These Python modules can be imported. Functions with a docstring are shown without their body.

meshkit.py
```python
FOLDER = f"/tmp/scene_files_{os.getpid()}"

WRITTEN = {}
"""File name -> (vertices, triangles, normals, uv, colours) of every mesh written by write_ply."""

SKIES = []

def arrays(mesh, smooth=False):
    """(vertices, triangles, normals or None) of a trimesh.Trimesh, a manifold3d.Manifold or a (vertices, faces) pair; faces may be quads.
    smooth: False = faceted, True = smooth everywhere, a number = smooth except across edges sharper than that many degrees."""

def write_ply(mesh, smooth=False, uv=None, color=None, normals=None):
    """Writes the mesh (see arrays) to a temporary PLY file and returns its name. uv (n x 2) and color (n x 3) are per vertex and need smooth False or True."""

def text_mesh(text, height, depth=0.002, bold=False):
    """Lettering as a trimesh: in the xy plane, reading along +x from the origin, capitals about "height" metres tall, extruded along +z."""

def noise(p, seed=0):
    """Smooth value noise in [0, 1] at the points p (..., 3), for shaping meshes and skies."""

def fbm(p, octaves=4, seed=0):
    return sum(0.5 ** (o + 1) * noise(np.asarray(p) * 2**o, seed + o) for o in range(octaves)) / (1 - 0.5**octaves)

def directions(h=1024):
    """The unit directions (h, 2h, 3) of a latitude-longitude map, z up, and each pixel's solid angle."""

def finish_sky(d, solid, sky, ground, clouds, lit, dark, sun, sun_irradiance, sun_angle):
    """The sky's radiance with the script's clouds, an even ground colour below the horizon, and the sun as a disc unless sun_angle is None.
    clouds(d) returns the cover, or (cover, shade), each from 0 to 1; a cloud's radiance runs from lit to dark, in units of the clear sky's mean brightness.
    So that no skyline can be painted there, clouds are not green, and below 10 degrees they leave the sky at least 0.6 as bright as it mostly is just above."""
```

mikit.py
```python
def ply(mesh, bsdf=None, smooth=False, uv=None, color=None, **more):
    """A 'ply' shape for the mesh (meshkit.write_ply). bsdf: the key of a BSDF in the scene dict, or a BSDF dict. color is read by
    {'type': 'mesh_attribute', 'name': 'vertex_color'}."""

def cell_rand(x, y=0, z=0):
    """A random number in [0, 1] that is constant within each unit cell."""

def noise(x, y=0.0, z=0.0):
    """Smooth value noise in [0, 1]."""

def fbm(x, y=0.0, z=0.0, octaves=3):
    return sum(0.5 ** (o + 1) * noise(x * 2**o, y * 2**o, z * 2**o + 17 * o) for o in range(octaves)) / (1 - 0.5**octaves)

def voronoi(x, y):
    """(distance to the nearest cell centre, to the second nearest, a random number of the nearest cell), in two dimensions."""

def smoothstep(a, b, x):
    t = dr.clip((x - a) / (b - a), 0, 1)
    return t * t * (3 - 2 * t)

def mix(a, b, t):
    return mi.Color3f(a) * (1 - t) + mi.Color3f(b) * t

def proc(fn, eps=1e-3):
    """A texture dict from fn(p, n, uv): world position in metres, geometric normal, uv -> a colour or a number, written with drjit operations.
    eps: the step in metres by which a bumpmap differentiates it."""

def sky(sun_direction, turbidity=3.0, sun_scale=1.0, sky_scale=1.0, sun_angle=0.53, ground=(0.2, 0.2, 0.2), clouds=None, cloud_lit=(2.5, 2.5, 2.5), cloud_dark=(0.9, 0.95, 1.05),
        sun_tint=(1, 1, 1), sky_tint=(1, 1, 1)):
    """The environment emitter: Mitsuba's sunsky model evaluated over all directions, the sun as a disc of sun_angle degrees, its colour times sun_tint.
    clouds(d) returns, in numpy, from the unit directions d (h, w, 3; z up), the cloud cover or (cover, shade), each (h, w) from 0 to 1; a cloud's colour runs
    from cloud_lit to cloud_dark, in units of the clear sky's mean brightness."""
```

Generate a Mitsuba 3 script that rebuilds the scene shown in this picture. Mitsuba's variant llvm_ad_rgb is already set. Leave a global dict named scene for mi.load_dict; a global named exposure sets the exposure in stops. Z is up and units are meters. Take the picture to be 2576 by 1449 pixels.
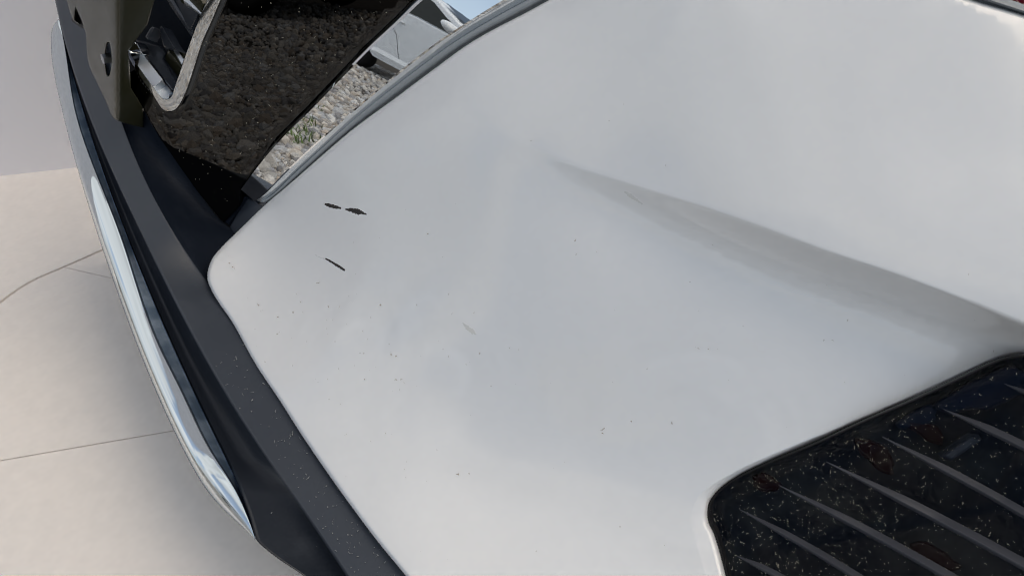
import math
import numpy as np, trimesh, shapely, mitsuba as mi, drjit as dr, mikit, meshkit
from scipy.interpolate import RBFInterpolator, PchipInterpolator
from scipy.spatial import Delaunay
from shapely.geometry import Polygon, LineString, Point

scene, labels = {}, {}
T = mi.ScalarTransform4f
rng = np.random.default_rng(7)

# ------------------------------------------------------------------ camera, sky, exposure
CAM = np.array([0.0, 0.0, 1.05])
PITCH = math.radians(-42.0)
FWD = np.array([0, math.cos(PITCH), math.sin(PITCH)])
RIGHT = np.array([1.0, 0, 0])
UP = np.cross(RIGHT, FWD)
TX = 0.65
TY = TX * 575 / 1024
scene['camera'] = {'type': 'perspective', 'fov': math.degrees(2 * math.atan(TX)), 'fov_axis': 'x', 'near_clip': 0.05, 'far_clip': 200.0,
                   'to_world': T().look_at(origin=CAM.tolist(), target=(CAM + FWD).tolist(), up=[0, 0, 1])}


def cloud_cover(d):
    # a bright, mostly overcast sky with pale blue gaps
    f = meshkit.fbm(np.stack([d[..., 0] / (d[..., 2] + .35), d[..., 1] / (d[..., 2] + .35), 0 * d[..., 2]], -1) * 2.6, 5, 3)
    cover = np.clip(.5 + (f - .45) * 10, .34, 1)
    g = meshkit.fbm(d * 3.1 + 5, 4, 9)
    shade = np.clip(.5 + (g - .5) * 4.0, 0, 1)
    return cover, shade


scene['sky'] = mikit.sky((0.62, -0.06, 0.86), turbidity=3, sun_scale=0.20, sun_angle=38, sun_tint=(1.0, 1.0, 1.0), ground=(.25, .25, .25),
                         clouds=cloud_cover, cloud_lit=(2.36, 2.40, 2.40), cloud_dark=(1.57, 1.60, 1.60), sky_tint=(1.08, 1.0, .89))
exposure = 2.0

# ------------------------------------------------------------------ materials


def mat(key, d):
    scene[key] = d if d['type'] in ('twosided', 'thindielectric') else {'type': 'twosided', 'bsdf': d}
    return key


def rgb(*c):
    return {'type': 'rgb', 'value': list(c)}


P, nz = mikit.proc, mikit.fbm


def paint_color(p, n, uv):
    big = nz(p.x * 7, p.y * 7, p.z * 7, 3)
    # faint polishing swirls: rings round three centres
    def ring(cx, cy, cz, k):
        r = dr.sqrt(dr.square(p.x - cx) + dr.square(p.y - cy) + dr.square(p.z - cz))
        return (mikit.noise(r * k, nz(p.x * 22, p.y * 22, p.z * 22, 2) * 2.5, 3.3) - .5) * mikit.smoothstep(.20, .03, r)
    s = ring(-.07, .66, .31, 85) + ring(.20, .52, .35, 90) + ring(-.22, .72, .30, 80)
    fine = mikit.noise(p.x * 130, p.y * 130, p.z * 130) - .5
    k = 1 + (big - .5) * .05 + s * .11 * mikit.smoothstep(.35, .7, nz(p.x * 14, p.y * 14, p.z * 14, 2)) + fine * .016
    return mi.Color3f(.80, .80, .795) * k


mat('white_paint', {'type': 'roughplastic', 'diffuse_reflectance': P(paint_color), 'int_ior': 1.68, 'alpha': .012, 'distribution': 'ggx', 'nonlinear': False})
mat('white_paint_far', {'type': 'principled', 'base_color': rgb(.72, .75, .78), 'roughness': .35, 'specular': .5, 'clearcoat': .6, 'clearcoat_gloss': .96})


def plastic_color(base, amount):
    def fn(p, n, uv):
        dust = nz(p.x * 16, p.y * 16, p.z * 16, 4)
        fine = mikit.noise(p.x * 420, p.y * 420, p.z * 420)
        t = mikit.smoothstep(.45, .85, dust) * amount + (fine - .5) * amount * .35
        return mikit.mix(base, (.075, .085, .10), dr.clip(t, 0, 1))
    return fn


def rough_tex(lo, hi, f):
    return P(lambda p, n, uv: lo + (hi - lo) * nz(p.x * f, p.y * f, p.z * f, 3))


mat('slate_plastic', {'type': 'principled', 'base_color': P(plastic_color((.036, .043, .056), .12)), 'roughness': rough_tex(.36, .50, 30), 'specular': .5})
mat('dark_plastic', {'type': 'principled', 'base_color': P(plastic_color((.015, .019, .027), .22)), 'roughness': rough_tex(.28, .45, 24), 'specular': .35})
mat('bracket_plastic', {'type': 'principled', 'base_color': P(plastic_color((.024, .0235, .011), .10)), 'roughness': rough_tex(.22, .40, 22), 'specular': .5})
mat('navy_plastic', {'type': 'principled', 'base_color': P(plastic_color((.006, .010, .019), .10)), 'roughness': .6, 'specular': .2})
mat('black_rubber', {'type': 'principled', 'base_color': rgb(.012, .012, .013), 'roughness': .55, 'specular': .3})
mat('grey_rubber', {'type': 'principled', 'base_color': rgb(.25, .27, .285), 'roughness': .42, 'specular': .5})
mat('black_gloss', {'type': 'twosided', 'bsdf': {'type': 'conductor', 'material': 'none', 'specular_reflectance': rgb(.072, .071, .070)}})
mat('chrome', {'type': 'twosided', 'bsdf': {'type': 'conductor', 'material': 'none', 'specular_reflectance': rgb(.86, .88, .89)}})
mat('satin_chrome', {'type': 'twosided', 'bsdf': {'type': 'roughconductor', 'material': 'none', 'alpha': .16, 'distribution': 'ggx', 'specular_reflectance': rgb(.74, .77, .80)}})
mat('steel', {'type': 'principled', 'base_color': rgb(.38, .39, .42), 'metallic': 1.0, 'roughness': .28})
mat('pale_plate', {'type': 'principled', 'base_color': rgb(.38, .41, .50), 'roughness': .5})
mat('gouge', {'type': 'principled', 'base_color': P(lambda p, n, uv: mikit.mix((.008, .008, .009), (.035, .028, .026), mikit.noise(p.x * 600, p.y * 600, p.z * 600))), 'roughness': .7})
mat('speck_brown', {'type': 'principled', 'base_color': rgb(.34, .28, .21), 'roughness': .8})
mat('speck_pale', {'type': 'principled', 'base_color': rgb(.50, .46, .35), 'roughness': .7})
mat('speck_grey', {'type': 'principled', 'base_color': rgb(.24, .25, .25), 'roughness': .8})
mat('lip_chrome', {'type': 'conductor', 'material': 'none', 'specular_reflectance': rgb(.72, .77, .80)})
mat('spotted_chrome', {'type': 'roughconductor', 'material': 'none', 'alpha': .22, 'distribution': 'ggx', 'specular_reflectance': P(lambda p, n, uv: mikit.mix((.17, .24, .33), (.40, .49, .60), mikit.smoothstep(.3, .75, nz(p.x * 45, p.y * 45, p.z * 45, 4))))})
mat('smudge', {'type': 'principled', 'base_color': rgb(.64, .64, .62), 'roughness': .6})
mat('lens', {'type': 'twosided', 'bsdf': {'type': 'roughplastic', 'diffuse_reflectance': rgb(.004, .006, .011), 'int_ior': 1.22, 'alpha': .03, 'distribution': 'ggx'}})
mat('clear_lens', {'type': 'thindielectric', 'int_ior': 1.12})
mat('lens_rib', {'type': 'principled', 'base_color': rgb(.05, .053, .065), 'roughness': .35, 'specular': .5})
mat('lamp_black', {'type': 'diffuse', 'reflectance': P(lambda p, n, uv: mikit.mix((.002, .003, .006), (.010, .012, .014), mikit.smoothstep(.4, .8, nz(p.x * 30, p.y * 30, p.z * 30, 4))))})
mat('dark_red', {'type': 'diffuse', 'reflectance': rgb(.0045, .001, .0015)})
mat('dark_blue', {'type': 'diffuse', 'reflectance': rgb(.002, .0045, .012)})
mat('car_red', {'type': 'principled', 'base_color': rgb(.28, .008, .03), 'roughness': .3, 'clearcoat': .6})
mat('window_glass', {'type': 'twosided', 'bsdf': {'type': 'roughplastic', 'diffuse_reflectance': rgb(.012, .017, .018), 'int_ior': 1.33, 'alpha': .02}})


def floor_color(p, n, uv):
    f = mikit.noise(p.x * 55, p.y * 55, 1.0) * .5 + mikit.noise(p.x * 150, p.y * 150, 4.0) * .5
    b = nz(p.x * 1.3, p.y * 1.3, 0, 3)
    return mi.Color3f(.80, .748, .695) * (1 + (f - .5) * .07 + (b - .5) * .05)


mat('floor_finish', {'type': 'principled', 'base_color': P(floor_color), 'roughness': .55, 'specular': .3})
mat('floor_gap', {'type': 'diffuse', 'reflectance': rgb(.30, .285, .27)})
mat('wall_finish', {'type': 'diffuse', 'reflectance': P(lambda p, n, uv: mi.Color3f(.76, .735, .745) * (1 + (nz(p.x * 1.5, p.y * 1.5, p.z * 1.5, 3) - .5) * .06))})
mat('gravel_stone', {'type': 'principled', 'base_color': {'type': 'mesh_attribute', 'name': 'vertex_color'}, 'roughness': .8, 'specular': .3})
mat('gravel_base', {'type': 'diffuse', 'reflectance': rgb(.07, .065, .06)})
mat('weed', {'type': 'diffuse', 'reflectance': rgb(.10, .16, .04)})

# ------------------------------------------------------------------ helpers: the photograph's sight lines cut with real surfaces
W_, H_ = 2576.0, 1449.0


def ray(q):
    q = np.asarray(q, float)
    a = (q[..., 0] / W_ - .5) * 2 * TX
    b = (.5 - q[..., 1] / H_) * 2 * TY
    return a[..., None] * RIGHT + b[..., None] * UP + FWD


def at(q, depth):
    return CAM + ray(q) * np.asarray(depth, float)[..., None]


def plane(n, q0, d0):
    """distance to the plane with normal n that holds the point seen at q0 in distance d0"""
    n = np.asarray(n, float) / np.linalg.norm(n)
    c = (ray(np.array(q0, float)) @ n) * d0
    return lambda q: c / (ray(q) @ n)


def tps(points, smooth=0.0):
    a = np.array(points, float)
    f = RBFInterpolator(a[:, :2] / 1000, a[:, 2], kernel='thin_plate_spline', smoothing=smooth)
    return lambda q: f(np.asarray(q, float).reshape(-1, 2) / 1000).reshape(np.shape(q)[:-1])


def obj(key, mesh, m, smooth=30, **more):
    k, i = key, 0
    while k in scene:
        i += 1
        k = f'{key}_{i:03d}'
    scene[k] = mikit.ply(mesh, m, smooth, **more)
    return k


def spline(pts, step):
    """rounded polyline through the points, resampled"""
    p = np.asarray(pts, float)
    s = np.concatenate([[0], np.cumsum(np.linalg.norm(np.diff(p, axis=0), axis=1))])
    n = max(2, int(s[-1] / step) + 1)
    t = np.linspace(0, s[-1], n)
    return np.stack([PchipInterpolator(s, p[:, k])(t) for k in range(2)], -1)


def ring_points(ring, step):
    ls = LineString(ring.coords)
    n = max(6, int(ls.length / step))
    return np.array([ls.interpolate(i / n, normalized=True).coords[0] for i in range(n)])


def patch(poly, depth, step=20, fillet=0.0, roll=0.0, thick=.03, back=None, extra=(), bstep=None):
    """a pressed panel: outline poly on the surface depth(q), its edge rolled back by roll metres over fillet, and walls thick deep"""
    poly = poly.buffer(0)
    bstep = bstep or step
    rings = [np.array(r.coords)[:-1] if False else ring_points(r, bstep * .6) for r in [poly.exterior, *poly.interiors]]
    pts = list(rings)
    if fillet > 0:
        for f in (.06, .18, .36, .6, 1.0):
            inner = poly.buffer(-fillet * f)
            for g in getattr(inner, 'geoms', [inner]):
                if not g.is_empty:
                    pts += [ring_points(r, bstep * .7) for r in [g.exterior, *g.interiors]]
    x0, y0, x1, y1 = poly.bounds
    gx, gy = np.meshgrid(np.arange(x0, x1, step), np.arange(y0, y1, step))
    gx = gx + (np.arange(gx.shape[0]) % 2)[:, None] * step / 2
    grid = np.stack([gx.ravel(), gy.ravel()], -1)
    keep = shapely.contains_xy(poly.buffer(-(fillet + step * .45)), grid[:, 0], grid[:, 1])
    grid = grid[keep]
    if len(extra):
        from scipy.spatial import cKDTree
        grid = grid[cKDTree(np.concatenate([np.asarray(e, float) for e in extra])).query(grid)[0] > step * .5]
    pts.append(grid)
    pts += [np.asarray(e, float) for e in extra]
    nb = sum(map(len, rings))
    q = np.concatenate(pts)
    tri = Delaunay(q).simplices
    c = q[tri].mean(1)
    tri = tri[shapely.contains_xy(poly, c[:, 0], c[:, 1])]
    d = np.array(depth(q))
    if fillet > 0:
        dist = shapely.distance(shapely.points(q), poly.boundary)
        t = np.clip(1 - dist / fillet, 0, 1)
        d = d + roll * (1 - np.sqrt(np.clip(1 - t * t, 0, 1)))
    v = at(q, d)
    e1, e2 = v[tri[:, 1]] - v[tri[:, 0]], v[tri[:, 2]] - v[tri[:, 0]]
    n = np.cross(e1, e2)
    flip = (n * (CAM - v[tri[:, 0]])).sum(1) < 0
    tri[flip] = tri[flip][:, ::-1]
    n[flip] *= -1
    if back is None:
        back = -n.sum(0) / np.linalg.norm(n.sum(0))
    verts, faces, o, off = [v], [tri], len(v), 0
    for r in rings:
        m = len(r)
        i = np.arange(off, off + m)
        j = np.roll(i, -1)
        bi = o + np.arange(m)
        bj = np.roll(bi, -1)
        verts.append(v[i] + np.asarray(back) * thick)
        quads = np.concatenate([np.stack([i, j, bj], -1), np.stack([i, bj, bi], -1)])
        faces.append(quads)
        o += m
        off += m
    me = trimesh.Trimesh(np.concatenate(verts), np.concatenate(faces), process=False)
    return me


def loft(rails, closed=False, cap=True):
    """skin over rails of equal length (each n x 3)"""
    r = np.array(rails)
    k, n = r.shape[:2]
    v = r.reshape(-1, 3)
    f = []
    for a in range(k if closed else k - 1):
        b = (a + 1) % k
        i = np.arange(n - 1)
        f += [np.stack([a * n + i, a * n + i + 1, b * n + i + 1], -1), np.stack([a * n + i, b * n + i + 1, b * n + i], -1)]
    if closed and cap:
        for e in (0, n - 1):
            f.append(np.array([[0 * n + e, a * n + e, (a + 1) * n + e] for a in range(1, k - 1)]))
    me = trimesh.Trimesh(v, np.concatenate(f), process=False)
    c = me.triangles_center
    if (me.volume < 0) if closed else ((me.face_normals * (CAM - c)).sum(1) * me.area_faces).sum() < 0:
        me.faces = me.faces[:, ::-1]
    return me


def fx(pts):
    """x (or depth) as a smooth function of y"""
    a = np.array(sorted(pts), float) if False else np.array(pts, float)
    return PchipInterpolator(a[:, 0], a[:, 1], extrapolate=True)


def fxs(pts, s=1.0):
    from scipy.interpolate import UnivariateSpline
    a = np.array(pts, float)
    w = np.ones(len(a))
    w[[0, -1]] = 6
    return UnivariateSpline(a[:, 0], a[:, 1], w=w, s=len(a) * s * 4)


def tube(points, r, n=10, closed=False):
    p = np.asarray(points, float)
    t = np.gradient(p, axis=0)
    t /= np.linalg.norm(t, axis=1, keepdims=True)
    ref = np.array([0.3, 0.2, 0.93])
    u = np.cross(t, ref)
    u /= np.linalg.norm(u, axis=1, keepdims=True)
    w = np.cross(t, u)
    r = np.broadcast_to(r, len(p))
    rails = [p + (np.cos(a) * u + np.sin(a) * w) * r[:, None] for a in np.linspace(0, 2 * np.pi, n, endpoint=False)]
    return loft(rails, closed=True)


def box(lo, hi):
    return trimesh.creation.box(bounds=[lo, hi])


# ------------------------------------------------------------------ the setting: floor, turntable panels, wall
def ground_at(q, z=0.0):
    r = ray(np.asarray(q, float))
    return CAM + r * ((z - CAM[2]) / r[..., 2])[..., None]


w0, w1 = ground_at((0, 443)), ground_at((190, 422))
wd = (w1 - w0)[:2] / np.linalg.norm((w1 - w0)[:2])
wn = np.array([-wd[1], wd[0]])
if wn[1] < 0:
    wn = -wn
wa, wb = w0[:2] - wd * 1.2, w0[:2] + wd * 3.4
EDGE = [(-1.42, 1.15), (-.98, .56), (-.70, .34), (.2, .12), (2.6, .10)]           # the showroom floor ends here, the gravel yard begins
floor_poly = Polygon([tuple(wa), *EDGE, (2.8, .1), tuple(wb)]).buffer(0)


def slab(poly, z0, z1):
    parts = [trimesh.creation.extrude_polygon(g, z1 - z0, engine='earcut') for g in getattr(poly, 'geoms', [poly]) if not g.is_empty]
    m = trimesh.util.concatenate(parts)
    m.apply_translation([0, 0, z0])
    return m


wall_poly = Polygon([tuple(wa), tuple(wb), tuple(wb + wn * .12), tuple(wa + wn * .12)])
obj('wall', slab(wall_poly, -.02, 2.3), 'wall_finish', False)
labels['wall'] = {'kind': 'structure', 'label': 'plain pale lilac grey studio wall behind the floor', 'category': 'wall'}
obj('floor', slab(floor_poly, -.06, -.016), 'floor_gap', False)
labels['floor'] = {'kind': 'structure', 'label': 'beige grey showroom floor with a round turntable seam', 'category': 'floor'}
# the round seam of the turntable, read off the floor and carried on with its own curve
arc = np.array([ground_at(q)[:2] for q in [(259, 628), (164, 670), (76, 709), (0, 761)]])
d0 = (arc[0] - arc[1]) / np.linalg.norm(arc[0] - arc[1])
d1 = (arc[3] - arc[2]) / np.linalg.norm(arc[3] - arc[2])
turn = lambda d, a: np.array([d[0] * math.cos(a) - d[1] * math.sin(a), d[0] * math.sin(a) + d[1] * math.cos(a)])
head, tail, e0, e1 = [], [], arc[0], arc[3]
for _ in range(30):
    d0, d1 = turn(d0, -.05), turn(d1, .07)
    e0, e1 = e0 + d0 * .06, e1 + d1 * .06
    head.append(e0)
    tail.append(e1)
seam = LineString(np.concatenate([np.array(head)[::-1], spline(arc, .02), np.array(tail)]))
s1 = [ground_at(q)[:2] for q in [(164, 673), (282, 700)]]
s2 = [ground_at(q)[:2] for q in [(0, 1159), (434, 1084)]]


def long_line(s):
    d = (s[1] - s[0]) / np.linalg.norm(s[1] - s[0])
    return LineString([tuple(s[0] - d * (0.0 if s is s1 else 3)), tuple(s[0] + d * 4)])


gap = seam.buffer(.0030).union(long_line(s1).buffer(.0008)).union(long_line(s2).buffer(.0010))
pieces = floor_poly.difference(gap)
for g in sorted(pieces.geoms, key=lambda g: -g.area):
    if g.area > .005:
        obj('floor__panel', slab(g, -.0155, 0.0), 'floor_finish', False)

# ------------------------------------------------------------------ the car's front corner
BOW, DISH = .026, 0.0
CHN = np.array([-.5, -.84, .20])                  # the chrome strip and the grille panel face the gravel yard
strip_flat = plane(CHN, (640, 490), 1.28)


def strip_d(q):
    # slightly convex along its length
    q = np.asarray(q, float)
    s = np.clip(((q[..., 0] - 640) * .78 + (490 - q[..., 1]) * .62) / 775, 0, 1.6)
    return strip_flat(q) + BOW * s ** 2

# white body panel
edge_top = [(521.5, 690), (530, 658), (560, 619), (592, 588), (675, 508), (735, 457), (832, 372), (890, 323), (995, 246), (1083, 180), (1192, 102), (1343, 21), (1381, 0), (1560, -85), (1780, -135), (2020, -135),
            (2240, -82), (2435, -4), (2576, 38), (2800, 120), (2950, 200)]
edge_low = [(1180, 1660), (1021, 1449), (952, 1365), (878, 1266), (828, 1196), (754, 1087), (704, 1008), (644, 918), (580, 804), (554, 767), (530, 726), (521.5, 700), (521.5, 690)]
outline = np.concatenate([spline(edge_top, 12), [(2980, 600), (2960, 1660)], spline(edge_low, 12)])
body_poly = Polygon(outline).buffer(0)
lamp_top = [(1850, 1560), (1825, 1449), (1796, 1344), (1781, 1310), (1779, 1292), (1783, 1265), (1795, 1246), (1812, 1228), (1855, 1198), (1926, 1164), (2052, 1112), (2177, 1055), (2303, 1001), (2429, 942),
            (2491, 913), (2533, 898), (2576, 893), (2640, 900), (2720, 935), (2780, 1000), (2830, 1150), (2860, 1600), (1865, 1600), (1850, 1560)]
lamp_poly = Polygon(spline(lamp_top, 8)).buffer(0)
bev_out = [(1800, 1560), (1775, 1449), (1750, 1357), (1741, 1298), (1752, 1256), (1772, 1234), (1800, 1214), (1863, 1181), (1968, 1134), (2100, 1082), (2300, 996), (2425, 937), (2489, 907), (2533, 892),
           (2576, 888), (2645, 895), (2726, 930), (2790, 998), (2840, 1150), (2880, 1620), (1830, 1620), (1800, 1560)]
bev_poly = Polygon(spline(bev_out, 8)).buffer(0)

edge_ctrl = [(q[0], q[1], float(strip_d(np.array(q, float))) - .007) for q in [(675, 508), (735, 457), (832, 372), (995, 246), (1083, 180), (1192, 102), (1381, 0)]]
body_base = tps(edge_ctrl + [(521, 690, 1.245), (592, 588, 1.285), (580, 804, 1.19), (704, 1008, 1.075), (828, 1196, .985), (1021, 1449, .885), (1180, 1660, .83),
                             (1700, -120, .815), (2020, -135, .775), (2435, -4, .735), (2576, 38, .73), (2950, 200, .72), (1900, 250, .778), (2400, 400, .729), (2960, 600, .67),
                             (1300, 360, .912), (1600, 470, .842), (1900, 560, .775), (2300, 700, .725), (2576, 815, .695), (1000, 700, 1.03), (1000, 1000, .99), (1500, 900, .873), (1500, 1180, .885),
                             (1900, 900, .790), (1900, 1100, .800), (1200, 1200, .930), (1750, 1290, .828), (1775, 1449, .808), (1500, 1449, .846), (2100, 1080, .765), (2576, 890, .700), (2960, 1660, .64)], 6e-4)
crease = PchipInterpolator([1000, 1288, 1448, 1608, 1768, 1928, 2088, 2248, 2435, 2576, 3000], [255, 352, 421, 475, 525, 581, 640, 693, 763, 820, 985])


def body_d(q):
    q = np.asarray(q, float)
    d = body_base(q)
    s = (q[..., 1] - crease(np.clip(q[..., 0], 1000, 3000))) * .93
    amp = (.058) * mi_smooth(1200, 2400, q[..., 0]) + .016 * mi_smooth(1120, 1900, q[..., 0])
    below = np.clip(s + 6, 0, None)
    w = 60.0
    d = d + amp * (1 - np.exp(-(below / w) ** 1.3)) * np.exp(-below / 900)
    dl = shapely.distance(shapely.points(q), lamp_poly)
    do = shapely.distance(shapely.points(q), bev_poly.boundary)
    inside = shapely.contains_xy(bev_poly, q[..., 0], q[..., 1])
    return d + np.where(inside, .006 * do / (do + dl + 1e-6), 0)


def mi_smooth(a, b, x):
    t = np.clip((x - a) / (b - a), 0, 1)
    return t * t * (3 - 2 * t)


cr_x = np.arange(1100, 2960, 14.0)
cr_pts = [np.stack([cr_x, crease(cr_x) + o], -1) for o in (-16, -9, -5, -2, 2, 6, 11, 17, 25, 35, 48, 64, 84)]
bev_ring = ring_points(bev_poly.exterior, 8)
near_ = [lamp_poly.exterior.interpolate(lamp_poly.exterior.project(Point(*b_))).coords[0] for b_ in bev_ring]
gap_ = np.array(near_) - bev_ring
wide_ = np.linalg.norm(gap_, axis=1)
bev_ring = np.concatenate([bev_ring, bev_ring - gap_ / np.maximum(wide_, 1e-6)[:, None] * 3] + [(bev_ring + gap_ * f)[wide_ > 16] for f in (.08, .25, .45, .65, .82)])
bev_ring = bev_ring[shapely.contains_xy(body_poly.buffer(-30), bev_ring[:, 0], bev_ring[:, 1])]
panel = obj('car__body_panel', patch(body_poly.difference(lamp_poly), body_d, 22, 12, .008, .018, extra=[*cr_pts, bev_ring], bstep=12), 'white_paint', 50)
labels[panel] = {'label': 'scratched white body panel with a sharp crease'}

# scratches: jagged gouges lying in the paint
def jag(points, widths, seed):
    r = np.random.default_rng(seed)
    p = spline(points, 2.2)
    t = np.gradient(p, axis=0)
    t /= np.linalg.norm(t, axis=1, keepdims=True)
    nrm = np.stack([-t[:, 1], t[:, 0]], -1)
    w = np.interp(np.linspace(0, 1, len(p)), np.linspace(0, 1, len(widths)), widths)
    a = p + nrm * (w / 2 * (1 + r.uniform(-.35, .35, len(p))))[:, None]
    b = p - nrm * (w / 2 * (1 + r.uniform(-.35, .35, len(p))))[:, None]
    return Polygon(np.concatenate([a, b[::-1]])).buffer(0)


def biggest(g):
    return max(g.geoms, key=lambda x: x.area) if hasattr(g, 'geoms') else g


for pts, wd_, seed in [([(817, 513), (836, 519), (858, 524)], (4, 8, 9, 7, 4), 1), ([(868, 526), (893, 531), (922, 539)], (3, 8, 12, 12, 7, 2), 2), ([(818, 650), (842, 664), (867, 680)], (3, 5, 5, 6, 5), 3)]:
    k = obj('car__body_panel__scratch', patch(biggest(jag(pts, wd_, seed)), lambda q: body_d(q) - .0007, 3, thick=.001), 'gouge', False)
labels['car__body_panel__scratch'] = {'label': 'short black gouge, left of the upper pair'}
labels['car__body_panel__scratch_001'] = {'label': 'thick black gouge, right of the upper pair'}
labels['car__body_panel__scratch_002'] = {'label': 'thin slanting black scratch below the upper pair'}
k = obj('car__body_panel__hairline_scratch', patch(biggest(jag([(793, 641), (806, 648), (818, 651)], (1.2, 1.8, 1.2), 5)), lambda q: body_d(q) - .0006, 2, thick=.0008), 'smudge', False)
for i, (pts, wd_) in enumerate([([(1163, 812), (1180, 828), (1198, 842)], (2, 9, 12, 2)), ([(1571, 482), (1594, 498), (1616, 514)], (3, 9, 5, 2))]):
    obj('car__body_panel__smudge', patch(biggest(jag(pts, wd_, 20 + i)), lambda q: body_d(q) - .0005, 4, thick=.0007), 'smudge', False)


def flecks(spots, depth, seed, sizes, lift=.0006, squiggle=0.0, elong=(1, 2.2)):
    """little lumps and curled strokes of dirt, one mesh"""
    r = np.random.default_rng(seed)
    out = []
    for q in spots:
        s = r.uniform(*sizes)
        ang = r.uniform(0, np.pi)
        if r.random() < squiggle:
            m = 7
            t = np.linspace(-1, 1, m)
            L = s * r.uniform(2.0, 5.0)
            bend = r.uniform(-1.2, 1.2)
            pts = np.stack([t * L, bend * L * .4 * t * t + r.normal(0, L * .05, m)], -1)
            wdt = s * .55 * (1 - .8 * np.abs(t) ** 2) * r.uniform(.6, 1.3, m)
            lo, hi = pts + np.c_[0 * t, wdt], pts - np.c_[0 * t, wdt]
            pl = np.concatenate([lo, hi[::-1]])
            idx = [(i, i + 1, 2 * m - 2 - i) for i in range(m - 1)] + [(i, 2 * m - 2 - i, 2 * m - 1 - i) for i in range(m - 1)]
        else:
            m = 7
            th = np.linspace(0, 2 * np.pi, m, endpoint=False)
            e = r.uniform(*elong)
            pl = np.stack([np.cos(th) * s * e, np.sin(th) * s], -1) * r.uniform(.55, 1.25, m)[:, None]
            pl = np.concatenate([pl, [[0, 0]]])
            idx = [(i, (i + 1) % m, m) for i in range(m)]
        c, sn = np.cos(ang), np.sin(ang)
        pl = pl @ np.array([[c, sn], [-sn, c]]) + np.asarray(q)
        d = depth(pl)
        v = at(pl, d - lift)
        if len(idx) == 7:
            v[-1] -= ray(pl[-1]) * s * .0003
        out.append(trimesh.Trimesh(v, np.array(idx), process=False))
    return trimesh.util.concatenate(out)


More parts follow.
